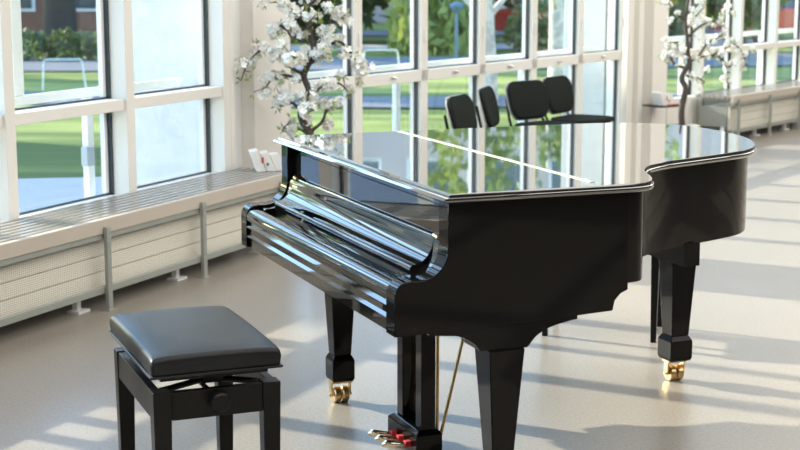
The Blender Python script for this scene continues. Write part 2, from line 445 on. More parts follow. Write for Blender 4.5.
# paving strip along the facade, then lawn, a road, a gravel walk
flat('pavement', [along(P1, AZ1, -14, 0.25), along(P1, AZ1, 2.8, 0.25), (-1.5, 11.2), (-1.9, 14.4), (-3.0, 14.1), (-12, 12.6), (-14, 6)], GZ, PAVE, 0.04)
def road(name, pts, w, m, z):
    bm = bmesh.new(); L_, R_ = [], []
    for i, p in enumerate(pts):
        a, b = Vector(pts[max(i - 1, 0)]), Vector(pts[min(i + 1, len(pts) - 1)])
        t = (b - a).normalized(); n = Vector((-t.y, t.x)) * w / 2
        L_.append(bm.verts.new((p[0] + n.x, p[1] + n.y, z))); R_.append(bm.verts.new((p[0] - n.x, p[1] - n.y, z)))
    for i in range(len(pts) - 1): bm.faces.new((L_[i], R_[i], R_[i + 1], L_[i + 1]))
    g = bmesh.ops.extrude_face_region(bm, geom=bm.faces[:])
    for v in [x for x in g['geom'] if isinstance(x, bmesh.types.BMVert)]: v.co.z += 0.02
    o = obj(name, bm, m); o['kind'] = 'structure'; return o
road('path', [(-8, 24.0), (-4, 22.6), (0, 22.3), (4, 22.8), (9, 24.5), (16, 28), (30, 38)], 1.8, ASPH, GZ)
road('road', [(-30, 34), (-14, 31.5), (-5, 31.5), (4, 32.5), (14, 35), (26, 40), (50, 52)], 4.2, ASPH, GZ)
road('gravel_walk', [(-4.5, 38.4), (-2, 38.4), (0, 38.6), (12, 42), (40, 55)], 2.6, GRAVEL, GZ)
road('far_road', [(-40, 50), (-10, 47), (5, 48), (30, 56)], 4.0, ASPH, GZ)

# white outdoor railing
def railing(P, az, s0, s1, posts, label, off=0.35, zt=0.985, shade_boards=None, upper=()):
    e = empty('railing', (*along(P, az, s0, off), GZ), azrot(az))
    tag(e, label, 'railing')
    h = -GZ
    bm = bmesh.new(); box(bm, 0, s1 - s0, -0.022, 0.022, zt - 0.05 + h, zt + h); obj('top_rail', bm, WHITE, e, bevel=0.004)
    for p in posts:
        bm = bmesh.new(); box(bm, p - s0 - 0.028, p - s0 + 0.028, -0.02, 0.02, 0, zt - 0.051 + h); obj('post', bm, WHITE, e, bevel=0.004)
    for p in upper:
        bm = bmesh.new(); box(bm, p - s0 - 0.04, p - s0 + 0.04, -0.02, 0.02, zt + 0.001 + h, 4.0 + h); obj('upper_post', bm, WHITE, e, bevel=0.004)
    if shade_boards:  # added out of view to cast stripes on the left floor
        bm = bmesh.new(); x = shade_boards[0]
        while x < shade_boards[1]:
            box(bm, x - s0, x - s0 + 0.09, 0.023, 0.040, 0.12, zt - 0.02 + h); x += 0.225
        obj('shade_boards', bm, WHITE, e)
railing(P1, AZ1, -6.0, 2.0, [-4.8, -2.85, -0.9, 1.05], 'white square-tube railing outdoors beyond the large left window', shade_boards=(-5.9, -0.5), upper=(0.45,))
railing(P2, AZ2, -0.02, 4.8, [0.02, 1.52, 3.39], 'white square-tube railing outdoors behind the folding windows and chairs', 0.19, 0.95)
railing(P3, AZ3, 0.7, 9.5, [1.2, 3.05, 4.9, 6.8, 8.7], 'white square-tube railing outdoors beyond the far right windows')
# grey electric box fixed to a railing post
c = along(P1, AZ1, 0.98, 0.35)
bm = bmesh.new(); box(bm, -0.035, 0.035, -0.045, 0.0, 0.56, 0.67)
bm2 = obj('utility_box', bm, GREYBOX, bevel=0.006); bm2.location = (c[0] + 0.02, c[1] - 0.0, 0); bm2.rotation_euler = (0, 0, azrot(AZ1))
tag(bm2, 'small grey utility box fixed to the white railing post left', 'utility box')

# white hoops standing on the lawn
def hoop(x, y, rz, label):
    bm = bmesh.new()
    tube(bm, [(-.34, 0, 0), (-.31, 0, .46), (-.29, 0, .50), (.29, 0, .50), (.31, 0, .46), (.36, 0, 0)], 0.014, 8)
    o = obj('bike_stand', bm, WHITE, smooth=True); o.location = (x, y, GZ); o.rotation_euler = (0, 0, rz)
    tag(o, label, 'bike stand')
hoop(-5.55, 24.8, 0.15, 'white hoop bike stand on the lawn beyond the left window')
hoop(-0.35, 27.8, 0.1, 'white hoop bike stand on the lawn seen through the folding windows')

# lamp post
e = empty('lamp_post', (1.12, 30.0, GZ)); tag(e, 'blue grey street lamp post beyond the folding windows', 'lamp post')
bm = bmesh.new(); tube(bm, [(0, 0, 0), (0, 0, 1.12)], 0.035, 10); obj('pole', bm, LAMPG, e)
bm = bmesh.new(); lathe(bm, [(0.035, 1.12), (0.10, 1.16), (0.15, 1.26), (0.12, 1.30), (0.02, 1.34)], 16); obj('lamp_head', bm, LAMPG, e, smooth=True)

def leaf_cloud(rng, blobs, n, size, droop=0.0):
    """leaf blades scattered through ellipsoid blobs (cx,cy,cz,rx,ry,rz)"""
    verts, faces = [], []
    wts = [b[3] * b[4] * b[5] for b in blobs]
    for b in rng.choices(blobs, wts, k=n):
        while True:
            x, y, z = [rng.uniform(-1, 1) for _ in range(3)]
            q = x * x + y * y + z * z
            if 0.25 < q < 1: break
        p = Vector((b[0] + x * b[3], b[1] + y * b[4], b[2] + z * b[5]))
        a = Vector((rng.gauss(0, 1), rng.gauss(0, 1), rng.gauss(0, 1) - droop)).normalized()
        c_ = a.cross(Vector((rng.gauss(0, 1), rng.gauss(0, 1), rng.gauss(0, 1)))).normalized()
        s = size * rng.uniform(0.6, 1.3)
        i = len(verts)
        verts += [p - a * s, p + c_ * s * 0.45, p + a * s, p - c_ * s * 0.45]
        faces.append((i, i + 1, i + 2, i + 3))
    me = bpy.data.meshes.new('foliage'); me.from_pydata([tuple(v) for v in verts], [], faces)
    return me

def outdoor_tree(x, y, h, trunk_r, crown_lo, crown_r, lm, bark, seed, label, n=2600, size=0.22, name='tree', group=None, droop=0.0, lean=0.0):
    rng = random.Random(seed)
    e = empty(name, (x, y, GZ)); tag(e, label, 'tree', group)
    bm = bmesh.new()
    pts = [(lean * t * h + 0.06 * math.sin(3 * t + seed), 0.05 * math.cos(2 * t + seed), h * 0.85 * t) for t in [i / 7 for i in range(8)]]
    tube(bm, pts, [trunk_r * (1.25 - 0.9 * i / 7) for i in range(8)], 10)
    for k in range(6):
        t = rng.uniform(0.35, 0.8); a = rng.uniform(0, 6.28); b0 = Vector(pts[int(t * 7)])
        tube(bm, [b0, b0 + Vector((math.cos(a) * crown_r * .4, math.sin(a) * crown_r * .4, h * .1)), b0 + Vector((math.cos(a) * crown_r * .75, math.sin(a) * crown_r * .75, h * .16))], [trunk_r * .45, trunk_r * .3, trunk_r * .1], 6)
    obj('trunk', bm, bark, e, smooth=True)
    blobs = []
    for k in range(9):
        a = rng.uniform(0, 6.28); rr = rng.uniform(0, 0.62) * crown_r; z = rng.uniform(crown_lo + crown_r * .3, h)
        s = rng.uniform(0.35, 0.6) * crown_r
        blobs.append((lean * z + rr * math.cos(a), rr * math.sin(a), z, s, s, s * (0.8 + droop)))
    me = leaf_cloud(rng, blobs, n, size, droop)
    me.materials.append(lm)
    o = bpy.data.objects.new('foliage', me); C.objects.link(o); o.parent = e
    return e

# trees: dark trunks seen through the left window
outdoor_tree(-8.6, 38, 9, 0.36, 2.4, 2.6, LF_DARK, BARK, 1, 'thick dark-trunked tree left of centre in the left window', 3000, 0.26)
outdoor_tree(-6.6, 34.6, 6, 0.20, 2.2, 1.6, LF_MID, BARK, 2, 'dark-trunked tree right of centre in the left window', 2600, 0.26)
outdoor_tree(-9.5, 29, 7, 0.15, 2.0, 1.8, LF_MID, BARK, 3, 'slim tree at the left edge of the left window', 2400, 0.24)
outdoor_tree(-2.4, 43, 3.0, 0.3, 0.6, 4.2, LF_DARK, BARK, 4, 'broad dark green tree behind the blossom tree', 5200, 0.30)
outdoor_tree(0.9, 36.5, 2.2, 0.14, -0.6, 1.9, LF_LIME, BARK, 5, 'weeping yellow-green willow beyond the second folding window', 6500, 0.20, droop=1.6)
outdoor_tree(3.6, 45, 3.0, 0.3, 0.4, 2.6, LF_MID, BARK, 6, 'leafy tree behind the lamp post', 4200, 0.30)
outdoor_tree(1.30, 22.6, 5, 0.12, 2.2, 1.3, LF_MID, BIRCH, 7, 'white-barked birch beside the lamp post', 500, 0.14, name='birch_tree', lean=-0.05)
outdoor_tree(2.75, 27, 5, 0.13, 2.4, 1.4, LF_MID, BIRCH, 8, 'white-barked birch behind the second and third chairs', 500, 0.14, name='birch_tree')
outdoor_tree(4.45, 30, 5, 0.13, 2.4, 1.4, LF_LIME, BIRCH, 9, 'white-barked birch left of the red car', 500, 0.14, name='birch_tree', lean=0.06)
outdoor_tree(8.4, 48, 3.0, 0.3, 0.5, 2.4, LF_DARK, BARK, 10, 'dark green tree behind the red car', 4200, 0.3)
outdoor_tree(8.3, 37, 2.6, 0.22, 0.6, 2.2, LF_MID, BARK, 11, 'tree beyond the right blossom tree', 2600, 0.24)
outdoor_tree(13.2, 44, 5, 0.3, 0.6, 2.6, LF_DARK, BARK, 12, 'dark tree in the first clear bay of the right windows', 3000, 0.26)
outdoor_tree(18.0, 50, 5, 0.3, 0.6, 2.8, LF_MID, BARK, 13, 'tree near the right end of the far windows', 3000, 0.26)
outdoor_tree(-16, 43, 11, 0.35, 1.5, 4.5, LF_MID, BARK, 14, 'tall tree beside the brick house far left', 3000, 0.32)
outdoor_tree(-21, 34, 10, 0.3, 1.5, 4, LF_LIME, BARK, 15, 'yellow-green tree far left beyond the railing', 3000, 0.3)
# bushes
def bush(x, y, rx, ry, rz, lm, seed, label, n=900):
    rng = random.Random(seed)
    me = leaf_cloud(rng, [(0, 0, rz * .75, rx, ry, rz), (rx * .5, 0, rz * .5, rx * .6, ry, rz * .6), (-rx * .5, 0, rz * .5, rx * .6, ry, rz * .6)], n, 0.13)
    me.materials.append(lm)
    o = bpy.data.objects.new('bush', me); C.objects.link(o); o.location = (x, y, GZ)
    tag(o, label, 'bush')
bush(-12.0, 36.5, 2.0, 0.8, 0.9, LF_DARK, 31, 'low dark bush left under the trees in the left window', 1500)
bush(-5.0, 40.5, 1.4, 0.8, 0.9, LF_MID, 32, 'low green bush right under the trees in the left window', 1500)
bush(-3.9, 35.6, 1.2, 0.6, 0.9, LF_DARK, 33, 'dark bush behind the blossom tree across the road', 1200)
bush(3.6, 36.9, 1.0, 0.6, 0.8, LF_MID, 34, 'green bush between the willow and the lamp post', 1200)
bush(5.9, 36.0, 0.8, 0.5, 0.9, LF_DARK, 35, 'dark bush below the red car', 1400)

rng = random.Random(77)
me = leaf_cloud(rng, [(k * 0.9 - 4.5, 0, 0.28, 0.7, 0.35, 0.42) for k in range(11)], 3800, 0.09)
me.materials.append(LF_DARK)
o = bpy.data.objects.new('hedge', me); C.objects.link(o); o.location = (-8.2, 33.0, GZ)
tag(o, 'low dark hedge along the far side of the road in the left window', 'hedge')
# cars
def car(x, y, rz, body_m, label):
    e = empty('car', (x, y, GZ), rz); tag(e, label, 'car')
    bm = bmesh.new()
    prism(bm, [(-2.05, .35), (2.0, .35), (2.1, .6), (2.0, .85), (1.1, .95), (-1.3, 1.0), (-2.05, .9)], 'y', -.85, .85); obj('body', bm, body_m, e, bevel=0.06)
    bm = bmesh.new(); frustum(bm, -1.5, 1.15, -.8, .8, .95, -1.1, .45, -.6, .6, 1.42); obj('cabin', bm, DGLASS, e, bevel=0.05)
    bm = bmesh.new(); box(bm, -1.05, .4, -.58, .58, 1.42, 1.46); obj('roof', bm, body_m, e, bevel=0.02)
    for sx in (-1.3, 1.3):
        for sy in (-.8, .8):
            bm = bmesh.new(); tube(bm, [(sx, sy - .1, .33), (sx, sy + .1, .33)], .33, 18); obj('wheel', bm, TYRE, e)
car(4.75, 41.0, 0.4, CARRED, 'red parked car half hidden by trees beyond the third folding window')
car(-0.9, 32.0, 0.1, CARBLUE, 'dark blue car on the road beyond the second folding window') if False else None
car(10.6, 41.0, 0.3, CARRED, 'red parked car beyond the far right windows')

# houses, one of them added only for its shadow
def house(x, y, rz, w, d, h, wall, label, rows, cols, band=None):
    e = empty('house', (x, y, GZ), rz); tag(e, label, 'house')
    bm = bmesh.new(); box(bm, -w / 2, w / 2, 0, d, 0, h); obj('wall', bm, wall, e)
    bm = bmesh.new(); box(bm, -w / 2 - .4, w / 2 + .4, -.4, d + .4, h, h + .3); obj('roof', bm, ROOFM, e)
    for r_ in range(rows):
        for c_ in range(cols):
            cx = -w / 2 + w * (c_ + .5) / cols; cz = h * (r_ + .35) / rows; ww = w / cols * .32; hh = h / rows * .28
            f = bmesh.new(); box(f, cx - ww, cx + ww, -.06, .02, cz - hh * .4, cz + hh * 1.4); fo = obj('window', f, WHITE, e)
            f = bmesh.new(); box(f, cx - ww + .1, cx + ww - .1, -.09, -.05, cz - hh * .4 + .1, cz + hh * 1.4 - .1); obj('window_glass', f, DGLASS, fo)
house(-17.75, 20.45, R(65.5), 7.0, 5, 10.1, PINKW, 'unseen pale house added left of the frame to shade the floor', 3, 3)  # added block, sized so its roof edge keeps low sun off the floor
house(-14, 50, 0.05, 19, 8, 8, BRICK, 'red brick house far beyond the left window', 3, 8)
house(15, 58, 0.0, 36, 8, 14, PINKW, 'long pale pink building far beyond the folding windows', 4, 13)

# ------------------------------------------------------------------ bench and radiator along the facade
def bench(P, az, s0, s1, legs, label, rlabel, depth=0.50, top=0.445, back=0.03):
    """front edge at y=-depth, back edge at y=-back in facade coordinates"""
    c = along(P, az, s0)
    e = empty('window_bench', (c[0], c[1], 0), azrot(az)); tag(e, label, 'bench')
    L_ = s1 - s0
    bm = bmesh.new()
    n = 7; y0, y1 = -depth + 0.035, -back
    pitch = (y1 - y0) / n
    for k in range(n):
        box(bm, 0, L_, y0 + pitch * k + 0.030, y0 + pitch * (k + 1), top - 0.03, top)
    obj('slatted_top', bm, BENCHS, e)
    bm = bmesh.new(); box(bm, 0, L_, -depth, -depth + 0.035, top - 0.068, top + 0.002); obj('front_beam', bm, BENCHW, e, bevel=0.003)
    bm = bmesh.new(); box(bm, 0, L_, -depth + 0.006, -depth + 0.03, top - 0.095, top - 0.068)
    for s in legs: box(bm, s - s0 - 0.012, s - s0 + 0.012, -depth + 0.03, -back - .01, top - 0.06, top - 0.0305)
    obj('upper_rail', bm, GREYM, e, bevel=0.002)
    bm = bmesh.new(); box(bm, 0, L_, -depth + 0.0, -depth + 0.025, 0.085, 0.118); obj('lower_rail', bm, GREYM, e, bevel=0.002)
    for s in legs:
        x = s - s0
        bm = bmesh.new(); box(bm, x - 0.017, x + 0.017, -depth - 0.022, -depth - 0.001, 0.004, top - 0.035)
        box(bm, x - 0.03, x + 0.03, -depth - 0.03, -depth + 0.03, 0.0, 0.006)
        obj('leg', bm, GREYM, e, bevel=0.002)
        bm = bmesh.new(); box(bm, x - 0.017, x + 0.017, -back - 0.04, -back - 0.01, 0.0, top - 0.03)
        obj('leg', bm, GREYM, e)
    r_ = empty('radiator', (c[0], c[1], 0), azrot(az)); tag(r_, rlabel, 'radiator')
    bm = bmesh.new()
    zz = [0.105, 0.182, 0.26, 0.335]
    for a, b in zip(zz[:-1], zz[1:]): box(bm, 0.02, L_ - 0.01, -depth + 0.05, -depth + 0.075, a + 0.002, b - 0.002)
    box(bm, 0.02, L_ - 0.01, -depth + 0.058, -depth + 0.075, 0.103, 0.34)
    obj('front_panel', bm, PUNCH, r_)
    bm = bmesh.new(); box(bm, 0.02, L_ - 0.01, -depth + 0.08, -back - 0.05, 0.14, 0.33); obj('core', bm, GREYM, r_)
    for s in legs:
        x = s - s0 - 0.12
        bm = bmesh.new(); box(bm, x, x + 0.03, -depth + 0.09, -depth + 0.12, 0.0, 0.1385); box(bm, x - 0.03, x + 0.06, -depth + 0.06, -depth + 0.13, 0.0, 0.012)
        obj('foot', bm, WHITE, r_)
bench(P1, AZ1, -6.0, 2.05, [0.085 + 0.868 * k for k in range(-7, 3)], 'long slatted cream bench under the large left windows', 'cream radiator with punched front under the left bench', depth=0.44)
FB = (2.78, 13.75)
bench(P3, AZ3, 0.78, 3.10, [0.87, 1.59, 2.31, 3.03], 'slatted cream bench under the far right windows, nearer one', 'cream radiator under the nearer bench at the far right windows', depth=0.44)
bench(P3, AZ3, 3.5, 9.0, [3.6, 4.3, 5.2, 6.1, 7.0, 7.9, 8.8], 'second slatted cream bench at the right edge of the photo', 'cream radiator under the second bench at the right edge', depth=0.44)

# ------------------------------------------------------------------ grand piano
PX, PY = 0.141, 4.194
def piano():
    e = empty('grand_piano', (PX, PY, 0), R(21.67))
    tag(e, 'glossy black grand piano with closed lid in the middle of the hall', 'piano')
    W = 1.63                                       # outer far face of the case
    lid_pts = [(0.50, 0.0), (0.60, 0.002), (0.667, 0.022), (0.710, 0.075), (0.742, 0.14), (0.765, 0.20), (0.800, 0.27), (0.868, 0.350), (0.993, 0.430),
               (1.139, 0.487), (1.300, 0.548), (1.42, 0.607), (1.515, 0.700), (1.595, 0.830), (1.650, 0.965), (1.683, 1.110),
               (1.692, 1.26), (1.672, 1.41), (1.60, 1.54), (1.48, 1.62), (1.33, 1.65), (1.1, 1.652)]
    mid = catmull(lid_pts, 6, closed=False)
    lid = [Vector((-0.012, 0.0)), Vector((0.25, 0.0))] + mid + [Vector((0.6, 1.652)), Vector((-0.012, 1.652))]
    # lid with moulded edge, cut by the flap joint
    bm = bmesh.new()
    prof = [(0.010, 0.973), (0.0, 0.976), (-0.004, 0.981), (-0.001, 0.987), (0.006, 0.989), (0.007, 0.995), (0.012, 1.000)]
    rings = []
    def off_lid(d):
        o = offset(lid, d * 0.5)
        # square front corners stay square
        o[0] = Vector((lid[0].x + d * 1.7, lid[0].y + d * 0.5)); o[-1] = Vector((lid[-1].x + d * 1.7, lid[-1].y - d * 0.5))
        return o
    for d, z in prof:
        rings.append([bm.verts.new((p.x, p.y, z)) for p in off_lid(d)])
    n = len(lid)
    for i in range(len(rings) - 1):
        for k in range(n):
            bm.faces.new((rings[i][k], rings[i][(k + 1) % n], rings[i + 1][(k + 1) % n], rings[i + 1][k]))
    bm.faces.new(rings[0][::-1]); bm.faces.new(rings[-1])
    lid_o = obj('lid', bm, LIDM, e, smooth=True)
    bm = bmesh.new(); box(bm, 0.489, 0.506, 0.075, 1.645, 0.9985, 1.0014)
    obj('lid_hinge', bm, HINGE, e)
    # rim
    outer = offset(lid, 0.028); inner = offset(lid, 0.075)
    keep = [i for i, p in enumerate(lid) if p.x > 0.58]
    i0, i1 = keep[0], keep[-1]
    def ring(path): return [path[i] for i in range(i0, i1 + 1)]
    o_, n_ = ring(outer), ring(inner)
    o_ = [Vector((0.55, 0.025))] + o_; n_ = [Vector((0.55, 0.07))] + n_
    o_ = o_ + [Vector((0.55, 1.627))]; n_ = n_ + [Vector((0.55, 1.58))]
    bm = bmesh.new()
    za, zb = 0.693, 0.9725
    A = [[bm.verts.new((p.x, p.y, z)) for p in o_] for z in (za, zb)]
    B = [[bm.verts.new((p.x, p.y, z)) for p in n_] for z in (za, zb)]
    m_ = len(o_)
    for k in range(m_ - 1):
        bm.faces.new((A[0][k], A[0][k + 1], A[1][k + 1], A[1][k])); bm.faces.new((B[0][k], B[1][k], B[1][k + 1], B[0][k + 1]))
        bm.faces.new((A[0][k], B[0][k], B[0][k + 1], A[0][k + 1])); bm.faces.new((A[1][k], A[1][k + 1], B[1][k + 1], B[1][k]))
    for k in (0, m_ - 1): bm.faces.new((A[0][k], A[1][k], B[1][k], B[0][k]))
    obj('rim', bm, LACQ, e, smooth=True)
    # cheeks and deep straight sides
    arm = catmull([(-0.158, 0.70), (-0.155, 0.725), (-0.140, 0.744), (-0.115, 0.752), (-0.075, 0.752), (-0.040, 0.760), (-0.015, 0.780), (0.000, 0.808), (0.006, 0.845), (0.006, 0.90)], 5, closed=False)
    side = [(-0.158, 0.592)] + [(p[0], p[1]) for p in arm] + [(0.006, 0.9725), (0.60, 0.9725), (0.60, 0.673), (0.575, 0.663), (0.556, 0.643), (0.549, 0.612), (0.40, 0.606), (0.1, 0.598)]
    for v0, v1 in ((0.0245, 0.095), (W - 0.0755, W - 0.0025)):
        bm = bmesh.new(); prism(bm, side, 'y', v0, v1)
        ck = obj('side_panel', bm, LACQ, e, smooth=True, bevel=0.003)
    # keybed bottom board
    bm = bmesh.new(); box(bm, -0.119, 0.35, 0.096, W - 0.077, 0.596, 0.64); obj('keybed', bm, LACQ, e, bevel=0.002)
    bm = bmesh.new(); box(bm, 0.351, 1.30, 0.62, 1.55, 0.70, 0.725)
    for uu in (0.5, 0.8, 1.1): box(bm, uu, uu + .06, 0.5, 1.55, 0.62, 0.699)
    obj('underside_brace', bm, SATIN, e)
    # key slip with stepped mouldings
    ks = [(-0.147, 0.594), (-0.147, 0.632), (-0.157, 0.634), (-0.157, 0.638), (-0.148, 0.647), (-0.147, 0.668), (-0.157, 0.670), (-0.157, 0.674), (-0.147, 0.684),
          (-0.146, 0.694), (-0.155, 0.697)] + [(p[0], p[1]) for p in catmull([(-0.156, 0.700), (-0.154, 0.720), (-0.141, 0.736), (-0.120, 0.741), (-0.107, 0.737)], 4, closed=False)] + [(-0.104, 0.72), (-0.104, 0.641), (-0.1465, 0.6405)]
    ks = ks[:-2] + [(-0.104, 0.641), (-0.120, 0.6405), (-0.120, 0.594)]
    bm = bmesh.new(); prism(bm, ks, 'y', 0.0955, W - 0.076)
    obj('key_slip', bm, LACQ_BRIGHT, e, smooth=True)
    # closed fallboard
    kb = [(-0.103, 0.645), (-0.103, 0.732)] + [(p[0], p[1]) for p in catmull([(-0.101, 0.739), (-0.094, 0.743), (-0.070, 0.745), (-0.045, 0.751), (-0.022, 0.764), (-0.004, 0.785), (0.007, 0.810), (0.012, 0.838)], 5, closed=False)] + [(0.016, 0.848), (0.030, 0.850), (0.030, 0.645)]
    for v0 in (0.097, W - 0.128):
        bm = bmesh.new(); prism(bm, kb, 'y', v0, v0 + 0.050); obj('key_block', bm, LACQ_BRIGHT, e, smooth=True)
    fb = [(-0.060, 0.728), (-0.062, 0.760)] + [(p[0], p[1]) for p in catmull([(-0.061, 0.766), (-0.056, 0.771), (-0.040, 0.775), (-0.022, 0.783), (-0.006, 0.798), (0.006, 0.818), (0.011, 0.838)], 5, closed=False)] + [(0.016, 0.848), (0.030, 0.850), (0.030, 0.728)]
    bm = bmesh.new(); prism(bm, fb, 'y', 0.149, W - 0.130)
    f_o = obj('fallboard', bm, LACQ_BRIGHT, e, smooth=True)
    bm = bmesh.new(); box(bm, -0.1035, 0.029, 0.149, W - 0.130, 0.700, 0.7275); obj('key_shelf', bm, LACQ_BRIGHT, e)
    bm = bmesh.new(); tube(bm, [(0.024, 0.10, 0.852), (0.024, W - 0.08, 0.852)], 0.0035, 8); obj('fallboard_hinge', bm, CHROME, f_o)
    bm = bmesh.new()
    tube(bm, [(-0.0605, 1.16, 0.750), (-0.065, 1.16, 0.750)], 0.006, 14); obj('fallboard_lock', bm, BRASS, f_o)
    bm = bmesh.new()
    tube(bm, [(0.020, W - .15, .853), (0.020, W - .12, .857)], 0.006, 8); tube(bm, [(0.020, .13, .853), (0.020, .16, .857)], 0.006, 8)
    obj('hinge_pin', bm, BRASS, f_o)
    # front board under the lid
    bm = bmesh.new(); box(bm, 0.034, 0.056, 0.0965, W - 0.0775, 0.82, 0.9725); box(bm, 0.0305, 0.034, 0.0965, W - 0.0775, 0.945, 0.949)
    obj('front_board', bm, LACQ_BRIGHT, e, bevel=0.0012)
    # leg blocks and legs
    def leg(u, v, ztop, wt, label=None):
        h = wt / 2
        bm = bmesh.new(); b = 0.62 * h
        frustum(bm, u - b, u + b, v - b, v + b, 0.190, u - h, u + h, v - h, v + h, ztop)
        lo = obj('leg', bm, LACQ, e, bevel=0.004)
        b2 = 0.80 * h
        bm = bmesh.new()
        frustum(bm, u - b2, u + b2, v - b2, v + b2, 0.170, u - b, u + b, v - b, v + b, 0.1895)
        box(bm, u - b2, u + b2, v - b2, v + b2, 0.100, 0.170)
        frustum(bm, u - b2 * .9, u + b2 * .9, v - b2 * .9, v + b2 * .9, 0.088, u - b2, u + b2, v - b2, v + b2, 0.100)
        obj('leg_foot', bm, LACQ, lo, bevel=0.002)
        bm = bmesh.new(); box(bm, u - .042, u + .042, v - .026, v + .026, 0.078, 0.0875)
        for sv_ in (-.040, .034): box(bm, u + sv_, u + sv_ + .006, v - .014, v + .014, 0.025, 0.078)
        ca = obj('caster', bm, BRASS, lo, bevel=0.002)
        bm = bmesh.new()
        for sv_ in (-.030, .003): tube(bm, [(u + sv_, v, 0.031), (u + sv_ + .004, v, 0.031), (u + sv_ + .023, v, 0.031), (u + sv_ + .027, v, 0.031)], [0.027, 0.031, 0.031, 0.027], 24)
        tube(bm, [(u - .045, v, 0.031), (u + .045, v, 0.031)], 0.006, 10)
        obj('caster_wheel', bm, BRASS, ca, smooth=True)
    blk = [(-0.075, 0.63), (-0.045, 0.585), (0.040, 0.577)] + [(p[0], p[1]) for p in catmull([(0.060, 0.570), (0.085, 0.556), (0.105, 0.540), (0.115, 0.524)], 4, closed=False)] + [(0.268, 0.522)] + \
          [(p[0], p[1]) for p in catmull([(0.275, 0.528), (0.300, 0.555), (0.345, 0.577), (0.405, 0.590), (0.435, 0.594)], 4, closed=False)] + [(0.435, 0.63)]
    for v0 in (0.035, W - 0.145):
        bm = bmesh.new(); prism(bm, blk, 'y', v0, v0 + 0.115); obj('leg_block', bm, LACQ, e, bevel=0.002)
    leg(0.202, 0.088, 0.5225, 0.115)
    leg(0.155, 1.39, 0.594, 0.110)
    bm = bmesh.new(); box(bm, 0.14, 0.24, 1.36, 1.48, 0.522, 0.523)
    bm.free()
    # tail leg with its mounting plate
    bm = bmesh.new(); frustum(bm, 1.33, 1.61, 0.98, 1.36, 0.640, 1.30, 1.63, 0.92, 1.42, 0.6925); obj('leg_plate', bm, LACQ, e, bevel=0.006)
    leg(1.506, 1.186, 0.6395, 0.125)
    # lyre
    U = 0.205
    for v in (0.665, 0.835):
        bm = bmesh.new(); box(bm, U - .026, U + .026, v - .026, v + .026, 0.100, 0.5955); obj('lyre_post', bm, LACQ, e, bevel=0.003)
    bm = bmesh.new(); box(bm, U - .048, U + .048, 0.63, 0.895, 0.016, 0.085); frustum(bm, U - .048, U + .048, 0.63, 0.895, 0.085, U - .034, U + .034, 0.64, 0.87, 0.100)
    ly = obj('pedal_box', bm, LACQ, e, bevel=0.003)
    for v in (0.685, 0.75, 0.815):
        bm = bmesh.new()
        tube(bm, [(U - .049, v, 0.045), (U - .08, v, 0.045), (U - .11, v, 0.050), (U - .135, v, 0.055), (U - .150, v, 0.050)], [0.006, 0.008, 0.012, 0.013, 0.006], 10)
        pe = obj('pedal', bm, PEDALM, e, smooth=True)
        bm = bmesh.new(); box(bm, U - .068, U - .0485, v - .011, v + .011, 0.036, 0.056); obj('pedal_felt', bm, FELT, pe)
    bm = bmesh.new(); tube(bm, [(U + .049, 0.65, 0.07), (0.44, 0.75, 0.6195)], 0.006, 10); obj('lyre_rod', bm, BRASS, e, smooth=True)
    bm = bmesh.new(); tube(bm, [(U + .049, 0.68, 0.07), (0.286, 0.75, 0.5955)], 0.006, 10); obj('lyre_rod', bm, BRASS, e, smooth=True)
    bm = bmesh.new(); tube(bm, [(U + .035, 0.75, 0.101), (U + .035, 0.75, 0.5955)], 0.004, 10); obj('pedal_rod', bm, BRASS, e, smooth=True)
    return e
piano()

